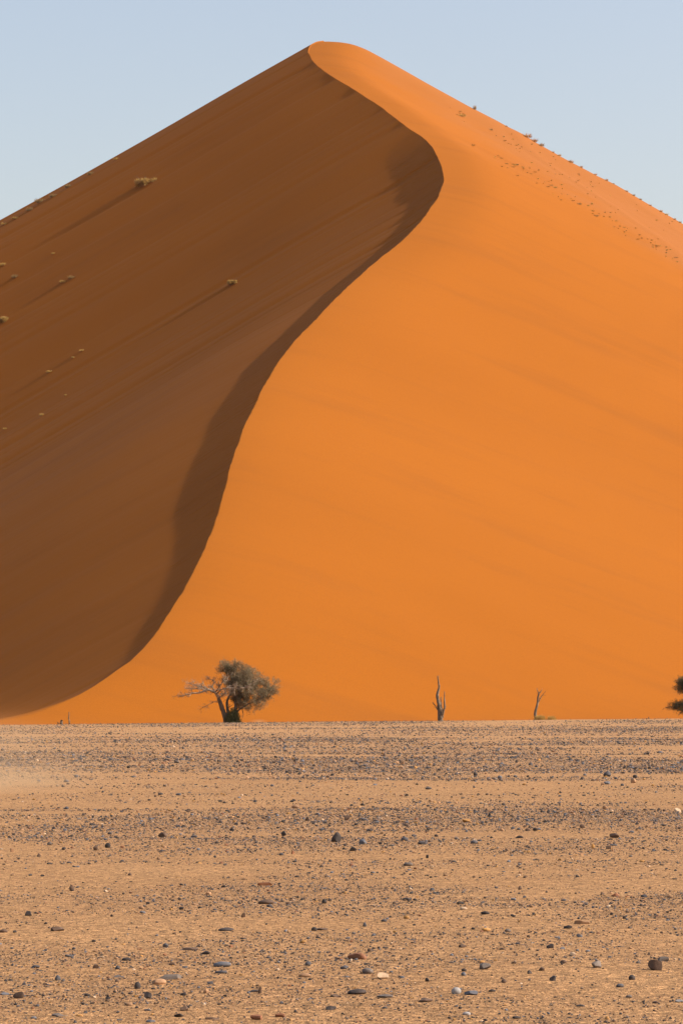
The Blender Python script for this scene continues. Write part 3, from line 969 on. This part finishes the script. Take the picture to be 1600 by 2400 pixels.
stems_object("branch", root, base, [(path((800, 430, 1), (850, 330, 1.1), (880, 240, 1.2)), .07, .02, .012, 12), (path((740, 540, .8), (700, 400, .6), (680, 280, .5)), .07, .02, .012, 12),
                                     (path((850, 520, -.4), (980, 420, .2), (1090, 350, .4)), .07, .02, .012, 12)], M_BARK, r, twl=.8)
o = stems_object("dead_branch", root, base, [
    (path((588, 610), (545, 540, -.3), (470, 505, -.6), (420, 515, -.8), (360, 545, -1), (290, 548, -1), (200, 566, -1), (130, 588, -.9), (75, 586, -.9)), .13, .012, .012, 26),
    (path((470, 505, -.6), (400, 470, -.6), (330, 460, -.5), (250, 440, -.4), (222, 425, -.4)), .07, .012, .014, 22),
    (path((440, 510, -.7), (340, 495, -.9), (250, 490, -1), (175, 492, -1)), .06, .012, .014, 20),
    (path((545, 540, -.3), (505, 470, -.2), (540, 410), (500, 380, .1), (445, 373, .2)), .07, .015, .014, 18),
    (path((545, 540, -.3), (600, 460, -.9), (660, 380, -1.2), (720, 340, -1.3)), .07, .015, .014, 22),
    (path((560, 560, -.3), (620, 500, -1.2), (720, 480, -1.6), (830, 495, -1.8), (910, 480, -1.9), (1035, 405, -1.9)), .065, .02, .012, 24),
    (path((590, 665), (535, 652, -.2), (480, 680, -.3), (400, 720, -.4), (375, 730, -.4)), .04, .01, .014, 14),
    (path((600, 600, -.4), (660, 560, -1.2), (730, 540, -1.5)), .06, .02, .012, 18)], M_DEAD, r, twl=.62)
o["label"] = "bare bleached branches without leaves"
clumps = [(690, 250, 105, 75, 1.0, .3), (770, 225, 60, 55, .7, .2), (850, 300, 140, 100, 1.0, .2), (1000, 370, 130, 100, .9, 0), (800, 430, 150, 110, .8, .4), (930, 480, 130, 100, .9, -.4),
          (1000, 560, 120, 80, .8, -.5), (860, 600, 110, 90, .8, 0), (1195, 530, 90, 85, .9, 0), (1235, 450, 75, 75, .8, .2), (1140, 590, 80, 60, .7, -.3), (1010, 700, 105, 75, 1.0, -.6),
          (1090, 670, 60, 55, .8, -.4), (880, 690, 75, 55, .8, -.3), (820, 690, 45, 55, .6, 0), (660, 420, 80, 70, .35, .6), (720, 570, 80, 70, .45, .5), (1080, 440, 80, 80, .8, .5)]
V, F = clump_foliage(clumps, cv, mpc, TY, 36000, r, .18, .010)
link("crown", tri_mesh("crown", V - base, F), M_LEAF, root)
V, F = clump_foliage([(690, 270, 80, 45, 1, .4), (850, 620, 90, 70, 1, .1), (1180, 560, 70, 50, 1, .1), (820, 430, 110, 80, 1, .8), (960, 440, 100, 60, 1, .6)], cv, mpc, TY, 13000, r, .17, .012)
link("crown", tri_mesh("crown", V - base, F), M_LEAFDK, root)  # inner leaves: darker colour paints in the shade of the crown's interior
V, F = clump_foliage([(765, 850, 48, 75, 1, -.3), (790, 900, 45, 50, 1, -.3), (735, 900, 40, 50, 1, -.3)], cv, mpc, TY - .3, 7000, r, .16, .012, 1.2)
b2 = base + np.array([.3, -.9, 0])
sh_ = link("shrub", tri_mesh("shrub", V - b2, F), M_SHRUB, label="dense green bush growing around the foot of the acacia trunk", category="bush")
sh_.location = b2

# ---- the acacia cut by the right picture edge
r = np.random.default_rng(202)
TY2 = 236.0
S2 = 1568 / 200.0
cv2 = lambda x, y, Y=TY2: at(1400 + x / S2, 1560 + y / S2, Y)
mp2 = TY2 / FPX / S2
def path2(*pts_): return [cv2(p_[0], p_[1], TY2 + (p_[2] if len(p_) > 2 else 0)) for p_ in pts_]
base = cv2(2150, 1020); base[2] = SAND_Z - 0.25
root = link("acacia_tree", None, label="dark green acacia tree cut off by the right edge of the picture", category="tree")
root.location = base
stems_object("trunk", root, base, [(path2((2150, 1060), (2130, 900), (2080, 760), (2100, 600), (2060, 380), (2090, 200)), .26, .08, .02, 10),
                                   (path2((2140, 860), (2280, 640), (2420, 460), (2560, 330)), .14, .05, .02, 10)], M_BARK, r, twl=.9)
stems_object("branch", root, base, [(path2((2090, 740), (1950, 720), (1800, 730), (1650, 735), (1500, 745), (1400, 765), (1260, 775)), .09, .015, .012, 24),
                                    (path2((1750, 730), (1620, 800), (1540, 850), (1490, 920)), .05, .012, .01, 8)], M_BARK, r, twl=.6)
stems_object("branch", root, base, [(path2((2070, 470), (1900, 430), (1750, 420), (1600, 430), (1480, 440), (1400, 432)), .08, .015, .012, 22),
                                    (path2((1900, 430), (1750, 330), (1600, 290), (1500, 270)), .05, .012, .01, 14)], M_BARK, r, twl=.6)
cl2 = [(1570, 310, 90, 60, 1, 0), (1560, 420, 110, 65, 1.2, 0), (1640, 360, 110, 90, 1.2, 0), (1620, 460, 90, 50, 1, 0), (1800, 330, 160, 140, 1, 0), (2000, 250, 220, 160, 1, 0), (2250, 300, 220, 170, 1, 0), (2450, 420, 180, 140, 1, 0),
       (1470, 745, 100, 45, 1.2, 0), (1380, 765, 60, 22, 1.0, 0), (1560, 760, 110, 65, 1.3, 0), (1680, 780, 120, 80, 1.2, 0), (1850, 740, 140, 100, 1, 0), (2300, 640, 200, 120, 1, 0), (1600, 830, 80, 50, .8, 0)]
V, F = clump_foliage(cl2, cv2, mp2, TY2, 42000, r, .15, .013, .25)
link("crown", tri_mesh("crown", V - base, F), M_LEAFDK, root)

# ---- dead trees
r = np.random.default_rng(303)
S3 = 1568 / 340.0
DY = 236.0
def path3(*pts_): return [at(980 + p_[0] / S3, 1560 + p_[1] / S3, DY + (p_[2] if len(p_) > 2 else 0)) for p_ in pts_]
def dead_tree(label, base_px, trunk, branches, wt=8):
    b = at(980 + base_px[0] / S3, 1560 + base_px[1] / S3, DY); b[2] = SAND_Z - 0.2
    root = link("dead_tree", None, label=label, category="dead tree")
    root.location = b
    stems_object("trunk", root, b, trunk, M_DEADDK, r, twl=.35, depth=1)
    for br in branches:
        stems_object("branch", root, b, [br], M_DEADDK, r, twl=.35, depth=1)
dead_tree("taller leafless dead tree with several upright stems, right of the picture's centre", (245, 640),
          [(path3((245, 650), (238, 590), (232, 500), (225, 420), (212, 370), (203, 325), (218, 275), (226, 235), (218, 180), (207, 110)), .26, .035, .012, 4)],
          [(path3((258, 560), (268, 510, -.2), (284, 450, -.3), (282, 380, -.3), (280, 280, -.2)), .12, .03, .012, 4),
           (path3((232, 500), (205, 470), (180, 432), (152, 395)), .07, .02, .01, 3),
           (path3((240, 500, .2), (248, 430, .3), (243, 380, .3), (248, 335, .3)), .08, .025, .012, 3),
           (path3((250, 520, -.3), (258, 470, -.5), (245, 420, -.5)), .07, .03, .012, 2)])
dead_tree("slender forked dead tree standing beside yellow grass on the right", (1268, 630),
          [(path3((1268, 650), (1266, 580), (1262, 510), (1278, 450), (1292, 400), (1290, 350), (1302, 300)), .15, .06, .008, 3)],
          [(path3((1302, 300), (1320, 285), (1336, 258)), .06, .015, .008, 2), (path3((1302, 300), (1290, 275), (1276, 245)), .045, .012, .008, 2),
           (path3((1292, 400), (1312, 370), (1330, 335), (1352, 308), (1376, 278)), .06, .012, .008, 3)])
DY = 235.0
S3b = S3
def stick(label, pts_, r0, r1, name="dead_stump", cat="stump"):
    pp = [at(x, y, DY) for x, y in pts_]
    b = pp[0].copy(); b[2] = SAND_Z - 0.2
    V, F = [], []
    g = gnarl(pp, r, .012)
    rr = np.linspace(r0, r1, len(g)) * (1 + r.normal(0, .12, len(g)))
    tube(V, F, g, rr, 7)
    o = link(name, tri_mesh(name, np.array(V) - b, F, True), M_DEADDK, label=label, category=cat)
    o.location = b
    return o
stick("thin bare pole of dead wood standing at the left foot of the dune", [(163, 1712), (162.5, 1690), (161, 1684), (162, 1676), (161.5, 1669)], .09, .03, "dead_tree", "dead tree")
stick("short thick weathered stump next to the thin bare pole", [(144, 1712), (144, 1700), (143.5, 1694), (145, 1689)], .16, .10)
stick("small dark stump left of the thick weathered stump", [(136, 1712), (136.5, 1700), (136, 1696), (135, 1693)], .12, .04)
stick("tiny dark twig poking above the plain left of the cut-off acacia", [(1520, 1700), (1520, 1688), (1520, 1681)], .05, .03, "twig", "twig")

# ---- grass tufts and shrubs
def tuft_mesh(name, wm, hm, n_, r, blob=False):
    C_ = np.zeros((n_, 3))
    an = r.uniform(0, 2 * math.pi, n_); rad = np.sqrt(r.random(n_)) * wm * .5
    C_[:, 0] = np.cos(an) * rad; C_[:, 1] = np.sin(an) * rad
    lumps = r.normal(0, 1, (7, 2)) * wm * .24
    if blob:
        k_ = r.integers(0, 7, n_)
        C_[:, :2] = lumps[k_] + r.normal(0, wm * .07, (n_, 2))
        C_[:, 2] = r.random(n_) * hm * .55
        D_ = r.normal(0, .75, (n_, 3)) + np.array([0, 0, .7])
        L = hm * r.uniform(.2, .55, n_)
    else:
        C_[:, :2] *= .75
        D_ = np.stack([C_[:, 0] / wm * 2.2, C_[:, 1] / wm * 2.2, np.full(n_, 1.1)], -1) + r.normal(0, .4, (n_, 3))
        L = hm * r.uniform(.35, 1.05, n_)
    D_ /= np.linalg.norm(D_, axis=1)[:, None]
    V, F = blades(C_, D_, L, 0.018 * wm + .006, r)
    V[:, 2] -= .04 * hm
    return tri_mesh(name, V, F)

r = np.random.default_rng(404)
for (px, py, wpx, hpx, kind, lab), h in zip(shade_plants, plant_pos):
    if h is None: print("missed", lab); continue
    wm = wpx / FPX * h.y; hm = hpx / FPX * h.y
    if kind == 'shrub':
        root = link("dune_shrub", None, label=lab, category="shrub", group="shrubs on the shaded dune face")
        root.location = h
        link("foliage", tuft_mesh("foliage", wm, hm * 0.78, 3200, r, True), M_GRASS, root)
        V, F = [], []
        for _ in range(9):
            e = np.array([r.normal(0, wm * .25), r.normal(0, wm * .25), hm * r.uniform(.6, 1.0)])
            tube(V, F, [np.array([0, 0, -.2]), e * .5 + r.normal(0, .05, 3), e], [.05, .03, .012], 4)
        link("stem", tri_mesh("stem", V, F), M_DEADDK, root)
    else:
        o = link("grass_tuft", tuft_mesh("grass_tuft", wm, hm * 1.15, 240, r), M_GRASS if hpx < 9 else M_GRASSDK, label=lab, category="grass tuft", group="grass tufts on the shaded dune face")
        o.location = h
# yellow grass by the slender dead tree
for (px, wpx, hpx, lab) in ((1265, 13, 13, "wider yellow grass clump right beside the slender forked dead tree"), (1292, 9, 10, "smaller yellow grass clump, right of the wider one")):
    B = at(px, 1694, 233.0); B[2] = at(px, 1691, 233.0)[2]
    o = link("grass_clump", tuft_mesh("grass_clump", wpx / FPX * 236, (hpx + 5) / FPX * 236, 900, r), M_GRASS, label=lab, category="grass")
    o.location = B
# sunlit right shoulder: tufts in a speckled band
protos = [tuft_mesh("grass_tuft", 1.0, .6, 130, r) for _ in range(5)]
M_GRASSOC = mat_leaf("ochre_grass", (0.30, 0.135, 0.03), (0.48, 0.25, 0.07), 0.55)
for i, pm in enumerate(protos): pm.materials.append((M_GRASSOC, M_GRASS, M_GRASSOC, M_GRASSDK, M_GRASSOC)[i])
special = [(1112, 256, 8, 14, "spiky tuft sticking up alone from the right skyline"), (1235, 322, 22, 12, "biggest bushy tuft on the right skyline"),
           (1252, 332, 16, 10, "tuft just right of the biggest bushy one on the right skyline"), (1268, 342, 14, 9, "last tuft of the bushy cluster on the right skyline"),
           (1338, 378, 12, 9, "isolated tuft on the right skyline below the bushy cluster"), (1082, 272, 20, 8, "pale tuft at the top of the speckled band on the sunlit slope"),
           (1108, 341, 10, 6, "small pale tuft nearest the crest on the sunlit slope")]
band = []
for _ in range(80):                                             # main line of tufts
    t = r.random()
    band.append((1160 + t * 440 + r.normal(0, 6), 362 + t * 255 + r.normal(0, 7), 3.2 + 11 * r.random() ** 3, 2 + 4 * r.random() ** 2, 'line'))
for _ in range(22):
    t = r.random()
    band.append((1040 + t * 240 + r.normal(0, 5), 255 + t * 120 + r.normal(0, 6), 3 + 6 * r.random() ** 2, r.uniform(2, 4), 'upper'))
for _ in range(60):
    x = r.uniform(1200, 1600); top = np.interp(x, skyR[:, 0], skyR[:, 1]); bot = 362 + (x - 1160) / 440 * 255
    band.append((x, r.uniform(top + 10, bot), 2.5 + 5 * r.random() ** 2, r.uniform(1.6, 3.6), 'between'))
for x in (1186, 1296, 1310, 1362, 1395, 1421, 1437, 1468, 1484, 1500, 1523, 1548, 1561, 1580, 1592):
    band.append((x, np.interp(x, skyR[:, 0], skyR[:, 1]) + 2, r.uniform(5, 10), r.uniform(4, 6), 'sky'))
BL = {'line': "small dry tuft in the dense slanting line of tufts on the sunlit slope", 'upper': "small dry tuft in the sparse upper end of the sunlit slope's speckles",
      'between': "tiny dry tuft between the slanting line and the right skyline", 'sky': "tiny tuft on the right skyline below the isolated one"}
for (x, y, wpx, hpx, kind) in band + [s_[:4] + ((s_[4],)) for s_ in special]:
    h = on_dune(x, y)
    for extra in (3, 6, 10):
        if h is None: h = on_dune(x, y + extra)
    if h is None or h.y > 700: continue
    me = protos[int(r.integers(0, 5))]
    o = link("grass_tuft", me, None, label=BL.get(kind, kind), category="grass tuft", group="grass tufts on the sunlit right shoulder")
    o.location = h
    o.rotation_euler = (0, 0, r.uniform(0, 6.28))
    s_ = h.y / FPX
    o.scale = (wpx * s_ * .95, wpx * s_ * .95, hpx * s_ * 1.1 / .6)

# ------------------------------------------------------------------ drifting dust
def mat_dust(name, density, scale, seed):
    mat = bpy.data.materials.new(name); mat.use_nodes = True
    t = mat.node_tree
    for nd in list(t.nodes): t.nodes.remove(nd)
    out = t.nodes.new('ShaderNodeOutputMaterial')
    pv = t.nodes.new('ShaderNodeVolumePrincipled')
    pv.inputs['Color'].default_value = (0.94, 0.66, 0.40, 1)
    pv.inputs['Anisotropy'].default_value = 0.2
    tc = t.nodes.new('ShaderNodeTexCoord')
    ns = t.nodes.new('ShaderNodeTexNoise'); ns.inputs['Scale'].default_value = scale; ns.inputs['Detail'].default_value = 4
    mp = t.nodes.new('ShaderNodeMapping'); mp.inputs['Location'].default_value = (seed, seed, 0)
    t.links.new(tc.outputs['Object'], mp.inputs[0]); t.links.new(mp.outputs[0], ns.inputs['Vector'])
    ln = t.nodes.new('ShaderNodeVectorMath'); ln.operation = 'LENGTH'; t.links.new(tc.outputs['Object'], ln.inputs[0])
    def mth(op, a_, b_, cl=False):
        nd = t.nodes.new('ShaderNodeMath'); nd.operation = op; nd.use_clamp = cl
        for s_, v_ in zip(nd.inputs, (a_, b_)):
            if isinstance(v_, bpy.types.NodeSocket): t.links.new(v_, s_)
            else: s_.default_value = v_
        return nd.outputs[0]
    fall = mth('POWER', mth('SUBTRACT', 1.0, ln.outputs['Value'], True), 1.6)
    nz = mth('MULTIPLY', mth('SUBTRACT', ns.outputs['Fac'], 0.36, True), 3.2)
    t.links.new(mth('MULTIPLY', mth('MULTIPLY', fall, nz), density), pv.inputs['Density'])
    t.links.new(pv.outputs[0], out.inputs['Volume'])
    return mat

def dust_cloud(loc, half, density, scale, seed, label):
    V, F = ICO[2]
    o = link("dust_cloud", tri_mesh("dust_cloud", V * 1.05, F, True), mat_dust("drifting_dust", density, scale, seed), kind="stuff", label=label, category="dust")
    o.location = loc; o.scale = half
    return o
dust_cloud((-8.4, 51, 0.30), (4.9, 7.0, 1.35), 0.60, 1.9, 3.0, "thin pale dust drifting over the sandy track at the left edge")
B = at(605, 1692, 234)
dust_cloud(tuple(B), (1.0, 1.0, 0.30), 0.7, 1.6, 9.0, "small pale puff of dust right of the acacia's foot")

# ------------------------------------------------------------------ thin air haze around everything
hv = np.array([(-1, -1, -1), (1, -1, -1), (1, 1, -1), (-1, 1, -1), (-1, -1, 1), (1, -1, 1), (1, 1, 1), (-1, 1, 1)], float)
HF = [(0, 3, 2, 1), (4, 5, 6, 7), (0, 1, 5, 4), (1, 2, 6, 5), (2, 3, 7, 6), (3, 0, 4, 7)]
hm_ = bpy.data.materials.new("thin_haze"); hm_.use_nodes = True
for nd in list(hm_.node_tree.nodes): hm_.node_tree.nodes.remove(nd)
ho = hm_.node_tree.nodes.new('ShaderNodeOutputMaterial'); hp = hm_.node_tree.nodes.new('ShaderNodeVolumePrincipled')
hp.inputs['Color'].default_value = (0.9, 0.9, 0.92, 1); hp.inputs['Density'].default_value = 0.00002; hp.inputs['Anisotropy'].default_value = 0.1
hm_.node_tree.links.new(hp.outputs[0], ho.inputs['Volume'])
USE_HAZE = True
if USE_HAZE:
    o = link("haze", tri_mesh("haze", hv, HF), hm_, kind="stuff")
    o.location = (0, 4000, 70); o.scale = (9100, 8100, 73)
